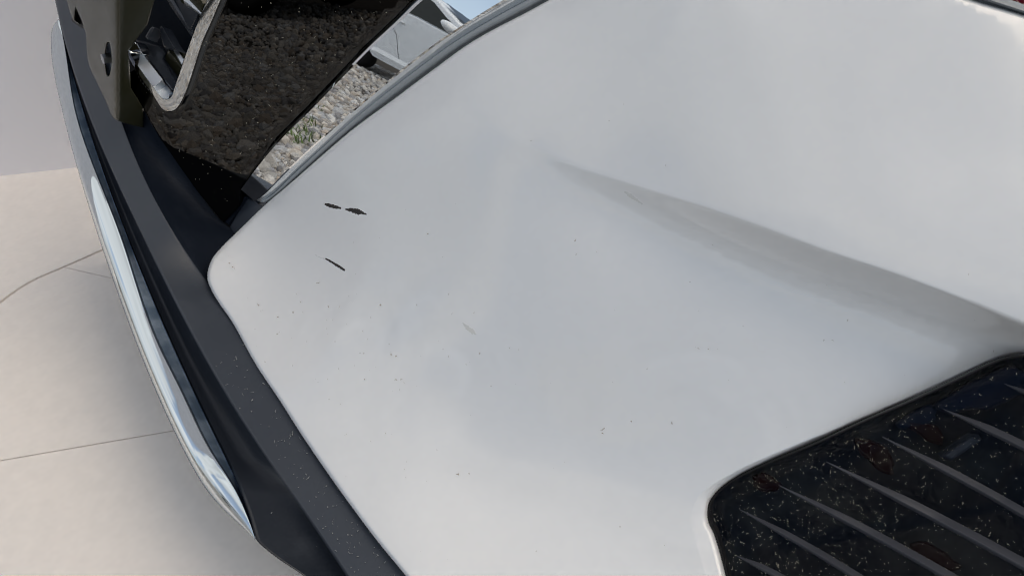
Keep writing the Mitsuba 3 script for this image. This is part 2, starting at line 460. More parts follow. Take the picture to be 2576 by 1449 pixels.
known = [(745, 739), (826, 771), (647, 764), (650, 768), (1128, 740), (1048, 767), (957, 767), (1137, 789), (699, 797), (912, 833), (984, 892), (996, 896), (915, 889), (824, 953), (917, 954), (996, 955), (1010, 955),
         (1206, 889), (1540, 962), (1869, 821), (1516, 1081), (1516, 1090), (1560, 1325), (1153, 1193), (585, 672), (590, 675), (577, 662), (1150, 1193), (1180, 1192), (970, 1090), (1675, 416), (1569, 262), (1532, 304),
         (2132, 806), (1690, 1064), (1588, 1060), (1757, 877), (1782, 878), (1805, 877), (2095, 856), (697, 840), (737, 785), (800, 712), (893, 690), (1076, 588), (1447, 605), (1449, 640), (1304, 880), (2500, 884), (2073, 856)]
r7 = np.random.default_rng(17)
mist = np.c_[r7.normal(850, 240, 90), r7.normal(880, 200, 90)]
mist = np.concatenate([mist, np.c_[r7.uniform(700, 2500, 40), r7.uniform(600, 1440, 40)]])
mist = mist[shapely.contains_xy(body_poly.difference(bev_poly).buffer(-18), mist[:, 0], mist[:, 1])]
k = obj('car__body_panel__dirt_speck', flecks(known, body_d, 3, (.8, 1.7), squiggle=.15), 'speck_brown', False)
labels[k] = {'kind': 'stuff', 'label': 'brown dirt specks on the white panel'}
k = obj('car__body_panel__fine_speck', flecks(mist, body_d, 4, (.35, .9), squiggle=.1), 'speck_brown', False)
labels[k] = {'kind': 'stuff', 'label': 'fine dust specks on the white panel'}

# lamp in the lower right corner
lens_n = np.array([-.22, -.86, .46])
lens_c = plane(lens_n, (1790, 1290), .872)


def lens_d(q):
    q = np.asarray(q, float)
    rim = body_base(q) + .026
    dl = shapely.distance(shapely.points(q), lamp_poly.boundary)
    return rim + .010 * np.exp(-dl / 30) + .02 * mi_smooth(0, 500, dl)


LAMP = 'car__lamp'
seal_poly = lamp_poly.difference(lamp_poly.buffer(-7))
obj(LAMP + '__seal', patch(seal_poly, lambda q: lens_d(q) - .003, 6, 3, .003, .02, bstep=6), 'black_rubber', 40)
labels[LAMP + '__seal'] = {'label': 'black seal round the lamp lens'}
obj(LAMP + '__lens', patch(lamp_poly.buffer(-4.5), lens_d, 26, 0, 0, .004), 'clear_lens', True)
labels[LAMP + '__lens'] = {'label': 'clear lens speckled with dead insects'}
inner_d = lambda q: lens_d(q) + .02
obj(LAMP + '__housing', patch(lamp_poly.buffer(-7), inner_d, 40, 0, 0, .02), 'lamp_black', True)


def blob(cx, cy, rx, ry, rot, seed):
    r = np.random.default_rng(seed)
    th = np.linspace(0, 2 * np.pi, 40, endpoint=False)
    rr = 1 + .12 * np.sin(3 * th + seed) + .06 * np.sin(7 * th + 2 * seed)
    p = np.stack([np.cos(th) * rx * rr, np.sin(th) * ry * rr], -1)
    c, s = math.cos(rot), math.sin(rot)
    return Polygon(p @ np.array([[c, s], [-s, c]]) + (cx, cy)).intersection(lamp_poly.buffer(-18))


for cx, cy, rx, ry, rot, m, nm in [(2205, 1147, 60, 26, .7, 'dark_red', 'reflector'), (2330, 1085, 55, 20, .5, 'dark_red', 'reflector'), (2345, 1400, 70, 26, .4, 'dark_red', 'reflector'), (1925, 1215, 36, 22, .4, 'dark_red', 'reflector'),
                                   (2480, 985, 120, 42, -.35, 'dark_blue', 'reflector'), (2310, 1052, 55, 24, -.4, 'dark_blue', 'reflector')]:
    obj(f'{LAMP}__{nm}', patch(biggest(blob(cx, cy, rx, ry, rot, int(cx))), lambda q: inner_d(q) - .012, 14, 8, .006, .01), m, 40)
obj(LAMP + '__bridge', patch(Polygon([(2365, 1150), (2440, 1098), (2472, 1104), (2392, 1160)]), lambda q: inner_d(q) - .016, 14, 6, .006, .012), 'navy_plastic', 40)


def rib_mesh(a, b, w1, h):
    a, b = np.array(a, float), np.array(b, float)
    t = np.linspace(0, 1, 40)
    mid = a + (b - a) * t[:, None]
    dirn = (b - a) / np.linalg.norm(b - a)
    nrm = np.array([dirn[1], -dirn[0]])
    mid = mid + nrm * (6 * np.sin(t * np.pi))[:, None]
    w = 1.05 * w1 * np.clip(t * 3.2, .04, 1) ** .8 * (.7 + .3 * t)
    rails = []
    for u, hh in [(-1.0, 0), (-.72, .9), (-.35, 1.0), (.35, .55), (.8, .2), (1.0, 0)]:
        q = mid + nrm * (w * u)[:, None]
        rails.append(at(q, lens_d(q) - .0005 - h * hh * np.clip(t * 4, .05, 1)))
    return loft(rails)


for a, b, w in [((1852, 1398), (2040, 1500), 10), ((1859, 1281), (2230, 1498), 11), ((1959, 1221), (2470, 1498), 13), ((2079, 1162), (2700, 1490), 15), ((2219, 1099), (2700, 1365), 13), ((2374, 1030), (2720, 1200), 13), ((2525, 965), (2740, 1070), 10)]:
    obj(LAMP + '__rib', rib_mesh(a, b, w, .007), 'lens_rib', 50)

rl = np.random.default_rng(23)
n_sp = 3400
u = rl.random((n_sp, 2)) ** np.array([1.0, 1.0])
sp = np.c_[1780 + u[:, 0] * 1000, 890 + u[:, 1] * 640]
w = np.clip(1.15 - (sp[:, 0] - 1780) / 900, .18, 1) * np.where(sp[:, 1] > 1000, 1, .55)
sp = sp[(rl.random(n_sp) < w)]
sp = sp[shapely.contains_xy(lamp_poly.buffer(-16), sp[:, 0], sp[:, 1])]
k = obj(LAMP + '__insect_splat', flecks(sp, lens_d, 6, (.35, 1.1), lift=.0012, squiggle=.5, elong=(1, 1.8)), 'speck_pale', False)
labels[k] = {'kind': 'stuff', 'label': 'pale insect splats on the lamp lens'}

# chrome strip with its wide mirror face, and the rubber edge between strip and panel
sl = [(603, 474), (636, 426), (699, 349), (772, 276), (846, 198), (919, 121), (993, 51), (1044, 0), (1140, -78)]
sr = [(650, 514), (672, 500), (740, 436), (809, 374), (885, 308), (960, 246), (1055, 172), (1146, 106), (1270, 32), (1330, 0), (1460, -62)]
N = 60


def resample(pts, n):
    p = np.asarray(pts, float)
    s = np.concatenate([[0], np.cumsum(np.linalg.norm(np.diff(p, axis=0), axis=1))])
    t = np.linspace(0, s[-1], n)
    return np.stack([PchipInterpolator(s, p[:, k])(t) for k in range(2)], -1)


SL, SR = resample(sl, N), resample(sr, N)
back = -CHN / np.linalg.norm(CHN)


def srail(f, off):
    q = SL + (SR - SL) * f
    return at(q, strip_d(q) + off)


tip = 1 - np.exp(-np.arange(N) / .8)
hollow_ = lambda f: DISH * 4 * ((f - .07) / .71) * (1 - (f - .07) / .71)
rails = [srail(-.02, .13), srail(0, .012), srail(.03, .003)] + [srail(f, hollow_(f)) for f in (.07, .2, .33, .46, .6, .7, .78)] + [srail(.82, .0008), srail(.97, .0075), srail(1.01, .011), srail(1.01, .04)]
ch = loft(rails, closed=True)
obj('car__chrome_strip', ch, 'chrome', 12)
labels['car__chrome_strip'] = {'label': 'wide chrome strip mirroring gravel and a parked white car'}
tr_a = resample([(655, 508), (674, 498), (740, 438), (807, 376), (885, 306), (958, 246), (1055, 171), (1144, 106), (1268, 32), (1330, -1), (1460, -63)], N)
tr_b = resample([(676, 509), (690, 496), (735, 458), (832, 373), (890, 324), (995, 247), (1083, 181), (1192, 103), (1343, 22), (1381, 1), (1490, -55)], N)
prof = [(-.06, .03), (-.06, .010), (.06, .004), (.18, .0), (.34, -.0018), (.52, -.0014), (.68, .003), (.74, .012), (1.2, .013), (1.2, .03)]


def trail(f, off):
    q = tr_a + (tr_b - tr_a) * f
    return at(q, strip_d(q) + off)


obj('car__edge_trim', loft([trail(f, o) for f, o in prof], closed=True), 'grey_rubber', 35)
labels['car__edge_trim'] = {'label': 'grey edge trim between chrome strip and white panel'}
# the same trim on the far right of the panel's top edge
ta = resample([(2300, -95), (2470, -22), (2576, 15), (2760, 85)], 30)
tb = resample([(2300, -66), (2445, -2), (2576, 40), (2760, 108)], 30)
obj('car__edge_trim', loft([at(ta + (tb - ta) * f, body_base(ta) + o) for f, o in [(-.15, .03), (-.1, .004), (.15, -.002), (.5, -.003), (.72, .003), (.76, .014), (1.3, .015), (1.3, .03)]], closed=True), 'grey_rubber', 35)
labels['car__edge_trim_001'] = {'label': 'grey edge trim at the top right corner'}

# black gloss grille panel
gloss_d = plane((-.25, -.93, .16), (603, 474), 1.312)
g_left = [(1170, -90), (1044, -6), (993, 45), (919, 115), (846, 192), (772, 270), (699, 343), (640, 424), (606, 480), (600, 520), (562, 560), (501, 487), (456, 424), (400, 344), (357, 266), (340, 240), (322, 225), (318, 150),
          (316, 118), (340, 100), (372, 60), (388, 0), (392, -90)]
opening = [(555, -92), (548, 0), (517, 65), (482, 150), (468, 212), (452, 258), (437, 276), (424, 276), (408, 264), (386, 238), (358, 206), (327, 150), (300, 124), (300, -92)]
gloss_poly = Polygon(g_left).difference(Polygon(opening)).buffer(0)
obj('car__grille_panel', patch(biggest(gloss_poly), gloss_d, 22, 3, .003, .03, bstep=14), 'black_gloss', 30)
labels['car__grille_panel'] = {'label': 'black gloss grille panel mirroring gravel'}
rq = np.random.default_rng(31)
ds = np.c_[rq.uniform(360, 1040, 900), rq.uniform(0, 560, 900)]
ds = ds[shapely.contains_xy(biggest(gloss_poly).buffer(-8), ds[:, 0], ds[:, 1])][:130]
k = obj('car__grille_panel__dust_speck', flecks(ds, gloss_d, 9, (.4, 1.0), squiggle=.4), 'speck_pale', False)
labels[k] = {'kind': 'stuff', 'label': 'pale dust specks on the grille panel'}

# chrome frame round the grille opening: a bevelled band running down and round the corner
fo = resample([(596, -92), (556, 0), (535, 50), (511, 104), (496, 149), (480, 200), (461, 249), (450, 268), (440, 278), (425, 282), (412, 278), (400, 264), (386, 241), (351, 191), (328, 153), (316, 130)], 110)
fi = resample([(560, -92), (521, 0), (501, 46), (483, 92), (465, 142), (450, 187), (438, 222), (433, 240), (427, 247), (420, 249.5), (412, 249), (402, 240), (386, 220), (354, 176), (332, 142), (322, 125)], 110)


def frail(f, off):
    q = fo + (fi - fo) * f
    return at(q, gloss_d(q) + off)


obj('car__grille_frame', loft([frail(f, o) for f, o in [(-.10, .01), (-.06, -.006), (.0, -.0105), (.06, -.012), (.5, -.0125), (.96, -.012), (1.0, -.010), (1.04, .03)]], closed=True), 'chrome', 25)
labels['car__grille_frame'] = {'label': 'slim chrome frame bending round the grille opening'}
# inside of the opening
hole_poly = Polygon([(575, -120), (548, 0), (517, 65), (482, 150), (462, 215), (445, 262), (430, 275), (408, 264), (358, 206), (322, 140), (296, 130), (290, -120)])
obj('car__grille_back', patch(hole_poly.buffer(12), lambda q: gloss_d(q) + .13, 40, 0, 0, .01), 'navy_plastic', False)
labels['car__grille_back'] = {'label': 'dark recess behind the grille bars'}


def bar(poly, n, q0, off, m, key, fil=3, roll=.003, thick=.02, smooth=35):
    d0 = float(gloss_d(np.array(q0, float))) + off
    return obj(key, patch(Polygon(poly), plane(n, q0, d0), 12, fil, roll, thick, bstep=7), m, smooth)


SKYN, SIDE = (.15, -.45, .88), (-.62, -.78, .1)
bar([(326, 136), (361, 138), (410, 200), (386, 221)], SKYN, (368, 178), .012, 'satin_chrome', 'car__grille_bar', 1.5, .001)
labels['car__grille_bar'] = {'label': 'bright silver top of the lower grille bar'}
bar([(387.5, 223), (411.5, 202), (433, 229), (424, 246), (410, 250), (399, 240)], SKYN, (410, 226), .014, 'satin_chrome', 'car__grille_bar', 1.5, .001)
labels['car__grille_bar_001'] = {'label': 'short silver end piece of the lower grille bar'}
bar([(318, 128), (338, 103), (346, 110), (361, 137), (327, 135)], (-.3, -.8, .55), (338, 122), .013, 'chrome', 'car__grille_bar_end', 3, .004)
bar([(340, 98), (352, 101), (382, 108), (410, 118), (418, 132), (412, 148), (428, 178), (449, 216), (443, 226), (433, 227), (414, 203), (362, 137)], (-.35, -.62, .7), (400, 160), .03, 'dark_plastic', 'car__grille_slat', 5, .008)
bar([(412, 148), (424, 126), (444, 152), (460, 172), (468, 186), (452, 208), (440, 194)], SIDE, (440, 170), .035, 'bracket_plastic', 'car__grille_slat', 3, .003)
bar([(434, 122), (441, 117), (474, 165), (470, 182), (462, 173)], SKYN, (452, 146), .032, 'satin_chrome', 'car__grille_rib', 2, .002)
bar([(366, 92), (377, 72), (384, 66), (390, 70), (384, 78), (375, 92), (372, 100)], (-.3, -.7, .6), (376, 84), .04, 'slate_plastic', 'car__grille_clip', 3, .004)
bar([(402, 66), (409, 66), (432, 108), (446, 128), (438, 124), (422, 124), (412, 118), (404, 92)], (-.3, -.75, .6), (415, 92), .04, 'dark_plastic', 'car__grille_clip', 3, .004)
bar([(424, 0), (400, -60), (470, -60), (505, -10), (512, 10), (480, 80)], (-.45, -.6, .65), (455, 10), .05, 'dark_plastic', 'car__grille_slat', 5, .006)
bar([(455, 5), (440, -40), (470, -60), (512, 10), (505, 42), (488, 66), (450, 24)], SIDE, (478, 20), .042, 'bracket_plastic', 'car__grille_slat', 3, .003)
bar([(462, 2), (440, -50), (452, -60), (511, 22), (506, 38)], SKYN, (480, 5), .038, 'satin_chrome', 'car__grille_rib', 2, .002)
bar([(425, 0), (390, -60), (402, -60), (450, 22), (486, 78), (482, 82)], SKYN, (445, 18), .045, 'slate_plastic', 'car__grille_rib', 2, .002)

# lower bumper: slate coloured moulding with a fold, dark strip, chrome lip
ys = np.linspace(-120, 1660, 150)
sl_x = fxs([(-120, 118), (0, 142), (45, 148), (110, 163), (145, 173), (185, 186), (265, 213), (343, 246), (406, 274), (480, 304), (545, 334), (619, 369), (687, 405), (773, 446), (804, 465), (918, 525), (1008, 575), (1102, 634), (1196, 704), (1271, 754), (1360, 808), (1449, 873), (1660, 1010)])
sl_dep = fx([(-120, 1.49), (50, 1.44), (185, 1.39), (343, 1.335), (545, 1.265), (773, 1.19), (1008, 1.085), (1196, .99), (1360, .93), (1449, .90), (1660, .84)])
cr_s = fxs([(-120, 215), (0, 235), (150, 262), (262, 290), (343, 318), (441, 360), (521, 405), (604, 449), (675, 494), (720, 526), (767, 570), (804, 597), (918, 661), (1008, 721), (1087, 771), (1196, 845), (1266, 896), (1365, 970), (1449, 1040), (1660, 1200)])
cr_dep = lambda y, q: np.where(y < 720, PchipInterpolator([-120, 0, 343, 604, 720], [1.50, 1.46, 1.355, 1.275, 1.27])(np.clip(y, -120, 720)), body_base(q) + .022)
q_l = np.stack([sl_x(ys), ys], -1)
q_c = np.stack([cr_s(ys), ys], -1)
d_l, d_c = sl_dep(ys), cr_dep(ys, q_c)
blend = mi_smooth(690, 800, ys)
d_c = PchipInterpolator([-120, 0, 343, 604, 720, 800], [1.43, 1.40, 1.305, 1.258, 1.255, float(body_base(np.array([[595, 800.]]))[0]) + .022])(np.clip(ys, -120, 800)) * (1 - blend) + (body_base(q_c) + .022) * blend


def mid(f, bulge):
    q = q_l + (q_c - q_l) * f
    return at(q, d_l + (d_c - d_l) * f - bulge)


slate = loft([at(q_l + [0, 0], d_l + .05), at(q_l, d_l + .006), mid(.03, .0), mid(.07, .002), mid(.5, .003), mid(.93, .002), mid(.985, .001), at(q_c, d_c), at(q_c, d_c + .05)])
obj('car__bumper_moulding', slate, 'slate_plastic', 30)
labels['car__bumper_moulding'] = {'label': 'slate grey plastic bumper moulding below the white panel'}
# the dark inner face from the fold to the grille
yf = np.linspace(180, 860, 90)
qa = np.stack([cr_s(yf), yf], -1)
g_edge = fx([(180, 320), (266, 357), (344, 401), (424, 457), (487, 502), (556, 556), (600, 610), (680, 640), (760, 660), (860, 720)])
qb = np.stack([g_edge(yf), yf], -1)
da = np.interp(yf, ys, d_c) + .002
db = np.where(yf < 580, gloss_d(qb) + .012, 0) + np.where(yf >= 580, body_base(qb) + .05, 0)
db = PchipInterpolator([180, 266, 424, 556, 640, 860], [float(gloss_d(np.array([320., 180.]))) + .012, float(gloss_d(np.array([357., 266.]))) + .01, float(gloss_d(np.array([457., 424.]))) + .01, float(gloss_d(np.array([556., 556.]))) + .006, 1.34, 1.24])(yf)
face = loft([at(qa, da), at(qa + (qb - qa) * .12, da + (db - da) * .1 + .012), at(qa + (qb - qa) * .5, da + (db - da) * .5 + .022), at(qa + (qb - qa) * .85, da + (db - da) * .85 + .012), at(qb, db), at(qb + [8, 4], db + .05)])
obj('car__bumper_step', face, 'navy_plastic', 40)
labels['car__bumper_step'] = {'label': 'dark step between bumper moulding and grille panel'}
# plastic end block under the chrome strip
bar([(575, 566), (560, 556), (603, 478), (620, 497), (596, 535)], (-.5, -.6, .6), (588, 530), .012, 'navy_plastic', 'car__strip_end', 3, .004, .03)
bar([(596, 534), (621, 497), (650, 511), (668, 520), (592, 594), (578, 572)], (-.45, -.6, .65), (612, 545), .006, 'slate_plastic', 'car__strip_end', 4, .006, .04)
labels['car__strip_end_001'] = {'label': 'dark end block under the chrome strip'}

# dark strip between chrome lip and moulding, widening into the lower bumper corner
li_x = fxs([(48, 148.5), (80, 158), (115, 168), (160, 176), (200, 186), (270, 206), (343, 227), (415, 252), (486, 281), (560, 311), (637, 338), (696, 362), (773, 392), (844, 421), (923, 456), (1008, 496), (1087, 535), (1142, 565), (1216, 600), (1271, 620), (1353, 642), (1356, 642.5)])
low_x = fx([(-120, 110), (48, 146), (1353, 642), (1357, 644), (1400, 692), (1449, 764), (1660, 1010)])
yd = np.linspace(46, 1660, 150)
dl_x = np.where(yd <= 1354, li_x(np.clip(yd, 48, 1354)), low_x(np.clip(yd, 1354, 1660)))
qd = np.stack([dl_x, yd], -1)
qe = np.stack([sl_x(yd) + 8, yd], -1)
de = sl_dep(yd) + .03
dd = sl_dep(yd) + np.interp(yd, [46, 900, 1150, 1250, 1357, 1449, 1660], [.045, .06, .05, .035, .015, .01, .01])
rl_ = [at(qd, dd + .06), at(qd, dd + .004), at(qd + (qe - qd) * .06, dd)]
for f in (.25, .5, .75, .92, 1.0):
    q = qd + (qe - qd) * f
    hollow = .018 * np.sin(np.pi * f) * np.interp(yd, [46, 800, 1165, 1235, 1300, 1660], [.8, 1.3, 1.3, .2, .05, 0])
    rl_.append(at(q, dd + (de - dd) * f + hollow))
obj('car__lower_bumper', loft(rl_), 'dark_plastic', 35)
labels['car__lower_bumper'] = {'label': 'dark lower bumper strip beside the chrome lip'}

# chrome lip
yl = np.linspace(48, 1357, 160)
lo_x = fxs([(48, 147), (58, 136), (75, 127), (95, 125), (150, 132), (190, 139), (240, 150), (343, 173), (420, 190), (542, 229), (637, 263), (740, 297), (819, 325), (894, 357), (968, 384), (1047, 421), (1099, 446), (1156, 471), (1196, 494), (1236, 523), (1280, 563), (1320, 603), (1357, 641)])
hi_x = fxs([(48, 148), (80, 156), (115, 163), (160, 170), (200, 178), (270, 191), (343, 206), (418, 240 - 6), (509, 274), (581, 304), (740, 349), (874, 406), (978, 456), (1077, 501), (1142, 535), (1186, 565), (1226, 594), (1300, 622), (1357, 642)])
lip_base = lambda y: sl_dep(y) + .04
qo, qh, qi = (np.stack([f(yl), yl], -1) for f in (lo_x, hi_x, li_x))
tap = np.sin(np.clip(np.minimum((yl - 46) / 60, (1359 - yl) / 140), 0, 1) * np.pi / 2)
lb = lip_base(yl) - .02 * (1 - tap) + .045 * np.clip((yl - 1120) / 237, 0, 1) ** 2


def lrail(qa_, qb_, f, off):
    q = qa_ + (qb_ - qa_) * f
    return at(q, lb + off * tap)


lip_prof = [(.10, .06), (0, .032), (.035, .0185), (.08, .0115), (.14, .0068), (.22, .0032), (.32, .0002), (.45, -.0028), (.6, -.0052), (.75, -.0070), (.86, -.0082), (.93, -.0086), (.97, -.0080)]
lip_rails = [lrail(qo, qh, f, o) for f, o in lip_prof] + [lrail(qh, qi, .03, -.0058), lrail(qh, qi, .08, -.003), lrail(qh, qi, .10, .02), lrail(qh, qi, .9, .06)]
obj('car__chrome_lip', loft(lip_rails, closed=True), 'lip_chrome', 40)
inner = [lrail(qh, qi, .085, .004), lrail(qh, qi, .09, -.0022), lrail(qh, qi, .5, .0015), lrail(qh, qi, .90, .0055), lrail(qh, qi, .95, .0045), lrail(qh, qi, 1.0, .008), lrail(qh, qi, 1.0, .06)]
obj('car__chrome_lip__inner_face', loft(inner), 'spotted_chrome', 28)
labels['car__chrome_lip__inner_face'] = {'label': 'water spotted dark blue inner side of the chrome lip'}
labels['car__chrome_lip'] = {'label': 'long curved chrome lip along the bumper bottom'}

# plate bracket at the top left, with a notch, a slotted hole and a bolt
br_n = (-.60, -.52, .12)
br_d = plane(br_n, (250, 200), 1.25)
br_side = plane((.72, -.48, -.45), (296, 200), float(br_d(np.array([296., 200.]))))


def bracket_d(q):
    a, b = br_d(q), br_side(q)
    k = .006
    return k * np.log(np.exp(a / k) + np.exp(b / k))


br_poly = Polygon(list(spline([(140, -110), (168, 0), (187, 53), (207, 64), (216, 84), (218, 120), (222, 155), (243, 205), (268, 258), (283, 294), (291, 301), (320, 311), (360, 321)], 9)) + [(361, 272), (330, 222), (325, 150), (322, 128), (342, 100), (372, 60), (389, 0), (394, -110)])
notch = Polygon([(190.5, 18), (186, 50), (207, 65), (211, 66), (204, 48)])
th = np.linspace(0, 2 * np.pi, 40, endpoint=False)
slot = Polygon(np.stack([272.5 + 8 * np.cos(th), 148.5 + 43.5 * np.sin(th)], -1))
obj('car__plate_bracket', patch(biggest(br_poly.difference(notch).difference(slot)), bracket_d, 12, 4, .004, .035, back=ray(np.array([310., 200.])) / np.linalg.norm(ray(np.array([310., 200.]))), bstep=7), 'bracket_plastic', 40)
labels['car__plate_bracket'] = {'label': 'dirty black plate bracket with slotted bolt hole'}
obj('car__plate_bracket__slot_back', patch(slot.buffer(9), lambda q: br_d(q) + .036, 10, 0, 0, .01), 'pale_plate', False)
obj('car__plate_bracket__notch_back', patch(notch.buffer(6), lambda q: br_d(q) + .034, 10, 0, 0, .01), 'black_rubber', False)
bc = at(np.array([275., 146.]), float(br_d(np.array([275., 146.]))) + .020)
hexa = trimesh.creation.cylinder(radius=.0078, height=.02, sections=6)
wash = trimesh.creation.cylinder(radius=.0105, height=.003, sections=24)
wash.apply_translation([0, 0, -.010])
bolt = trimesh.util.concatenate([hexa, wash])
nn = np.array(br_n) / np.linalg.norm(br_n)
bolt.apply_transform(trimesh.geometry.align_vectors([0, 0, 1], nn))
bolt.apply_translation(bc)
obj('car__plate_bracket__bolt', bolt, 'steel', False)

# specks on the dark mouldings
m_spots = np.array([(581, 938), (652, 935), (676, 972), (622, 978), (700, 1110), (735, 1086), (765, 1134), (757, 1178), (819, 1325), (815, 1226), (850, 1230), (862, 1250), (900, 1320), (963, 1387), (798, 1376), (770, 1193), (640, 880), (612, 868), (683, 1290), (770, 1195), (905, 1290), (930, 1340), (900, 1400)], float)
rs = np.random.default_rng(41)
more = np.c_[rs.uniform(0, 1, 110) ** .8, rs.uniform(0, 1, 110)]
my = 850 + more[:, 0] * 600
mx = sl_x(my) + 14 + (cr_s(my) - 40 - sl_x(my)) * more[:, 1]
m_all = np.concatenate([m_spots, np.c_[mx, my]])


def mould_d(q):
    q = np.asarray(q, float)
    y = q[..., 1]
    f = np.clip((q[..., 0] - sl_x(y)) / (cr_s(y) - sl_x(y)), 0, 1)
    l, c = sl_dep(y), np.interp(y, ys, d_c)
    return l + (c - l) * f - .0035


k = obj('car__bumper_moulding__dust_speck', flecks(m_all, mould_d, 12, (.5, 1.5), squiggle=.25), 'speck_grey', False)
labels[k] = {'kind': 'stuff', 'label': 'pale dust specks on the slate moulding'}

# under and behind the skin: the car's dark under-tray, out of sight from the front, that carries it
tray_pts = []


def to_px(p):
    r = np.asarray(p) - CAM
    w_ = r @ FWD
    return np.array([(r @ RIGHT / w_ / TX / 2 + .5) * W_, (.5 - r @ UP / w_ / TY / 2) * H_])


for y in np.linspace(330, 1330, 22):
    q = np.array([np.interp(y, yd, dl_x) + 24, y])
    p = at(q, float(sl_dep(y)) + .10) - [0, 0, .06]
    tray_pts.append(p)
    for inset in np.arange(0, .6, .01):
        low = np.array([p[0] + inset, p[1], .03])
        x_, y_ = to_px(low)
        lim = np.interp(y_, yl, lo_x(yl)) if y_ < 1357 else float(low_x(min(y_, 1660)))
        if x_ > lim + 22:
            tray_pts.append(low)
            break
tray_pts += [np.array(v) for v in [(1.3, .55, .06), (1.3, 1.5, .06), (1.3, .6, .2), (1.3, 1.3, .2), (.1, 1.45, .06), (.1, 1.4, .2)]]
obj('car__under_tray', trimesh.convex.convex_hull(np.array(tray_pts)), 'black_rubber', False)
labels['car__under_tray'] = {'label': 'dark under tray below the bumper'}
labels['car'] = {'label': 'front corner of a white car with scratched bumper panel and chrome trim', 'category': 'car'}

# red car beyond the top right corner: rounded fender shell
fq = np.array([(2470, -16), (2576, 14), (2760, 80), (2900, 120), (2900, -200), (2420, -200)], float)
red = patch(Polygon(fq), plane((-.2, -.9, .35), (2576, 0), 1.15), 30, 14, .02, .3)
obj('red_car__fender', red, 'car_red', 40)
labels['red_car'] = {'label': 'dark red car body just showing past the top right edge', 'category': 'car'}

# ------------------------------------------------------------------ gravel yard and parked car, seen in the chrome
yard = Polygon([(-11, 4.2), tuple(wa + np.array([-.15, .0])), *EDGE, (2.6, -5), (-11, -7)]).buffer(0)
yard = yard.difference(floor_poly.buffer(.01))
obj('gravel_bed', slab(biggest(yard), -.08, -.022), 'gravel_base', False)
labels['gravel_bed'] = {'kind': 'structure', 'label': 'earth under the gravel yard', 'category': 'ground'}
icos = trimesh.creation.icosphere(subdivisions=1, radius=1.0)
ico0 = trimesh.creation.icosahedron()
V, F, C = [], [], []
off = 0
pal = np.array([(.36, .35, .33), (.30, .29, .28), (.42, .39, .35), (.25, .25, .26), (.46, .45, .43), (.34, .30, .26), (.39, .40, .41)])
cand = np.c_[rng.uniform(-8.5, .9, 75000), rng.uniform(-4.2, 2.2, 75000)]
cand = cand[shapely.contains_xy(biggest(yard).buffer(-.012), cand[:, 0], cand[:, 1])]
dist = np.hypot(cand[:, 0] + .5, cand[:, 1] - 1.0)
cand = cand[rng.random(len(cand)) < np.clip(2.4 / dist, .0, 1) ** .8]
near_c = np.c_[rng.uniform(-4.0, -.75, 42000), rng.uniform(-1.5, 1.2, 42000)]
near_c = near_c[shapely.contains_xy(biggest(yard).buffer(-.012), near_c[:, 0], near_c[:, 1])]
cand = np.concatenate([cand, near_c])
for i_, (x, y) in enumerate(cand):
    base = ico0
    s = rng.uniform(.006, .013) if i_ >= len(cand) - len(near_c) else .008 + .022 * rng.random() ** 2.4
    v = base.vertices * rng.uniform(.65, 1.2, 3) * s
    v = v * (1 + rng.normal(0, .17, (len(v), 1)))
    a = rng.uniform(0, 6.28)
    t = rng.uniform(-.5, .5)
    ca, sa, ct, st = math.cos(a), math.sin(a), math.cos(t), math.sin(t)
    v = v @ np.array([[1, 0, 0], [0, ct, -st], [0, st, ct]]) @ np.array([[ca, -sa, 0], [sa, ca, 0], [0, 0, 1]])
    V.append(v + [x, y, -.015 + s * rng.uniform(.1, .6)])
    F.append(base.faces + off)
    off += len(v)
    C.append(np.tile(pal[rng.integers(len(pal))] * rng.uniform(.8, 1.5), (len(v), 1)))
scene['gravel'] = mikit.ply((np.concatenate(V), np.concatenate(F)), 'gravel_stone', False, color=np.concatenate(C))
labels['gravel'] = {'kind': 'stuff', 'label': 'loose grey gravel of the yard beside the car', 'category': 'gravel'}
# weeds
bl = []
for cx, cy in [(-2.10, .42), (-2.32, .33), (-2.55, .27), (-2.95, .10), (-3.1, .18), (-3.7, -.1)]:
    for _ in range(40):
        p = np.array([cx + rng.normal(0, .06), cy + rng.normal(0, .06), -.01])
        a, L = rng.uniform(0, 6.28), rng.uniform(.02, .06)
        d_ = np.array([math.cos(a) * .5, math.sin(a) * .5, 1.0]) * L
        s_ = np.array([-math.sin(a), math.cos(a), 0]) * .004
        bl.append(trimesh.Trimesh([p - s_, p + s_, p + d_ * .6 + s_ * .7, p + d_ * .6 - s_ * .7, p + d_ + np.array([math.cos(a), math.sin(a), 0]) * L * .3], [[0, 1, 2], [0, 2, 3], [3, 2, 4]], process=False))
scene['weeds'] = mikit.ply(trimesh.util.concatenate(bl), 'weed', False)
labels['weeds'] = {'kind': 'stuff', 'label': 'small green weeds in the gravel', 'category': 'weeds'}

# parked white car, built along its own x axis (nose to +x), its near side at y = -0.85
CARPOS, CARROT = (-5.91, -3.17), math.radians(-14)
cw = T().translate([CARPOS[0], CARPOS[1], 0]).rotate([0, 0, 1], math.degrees(CARROT))


def car_part(key, mesh, m, smooth=35):
    k_ = obj('parked_car__' + key, mesh, m, smooth)
    scene[k_]['to_world'] = cw
    return k_


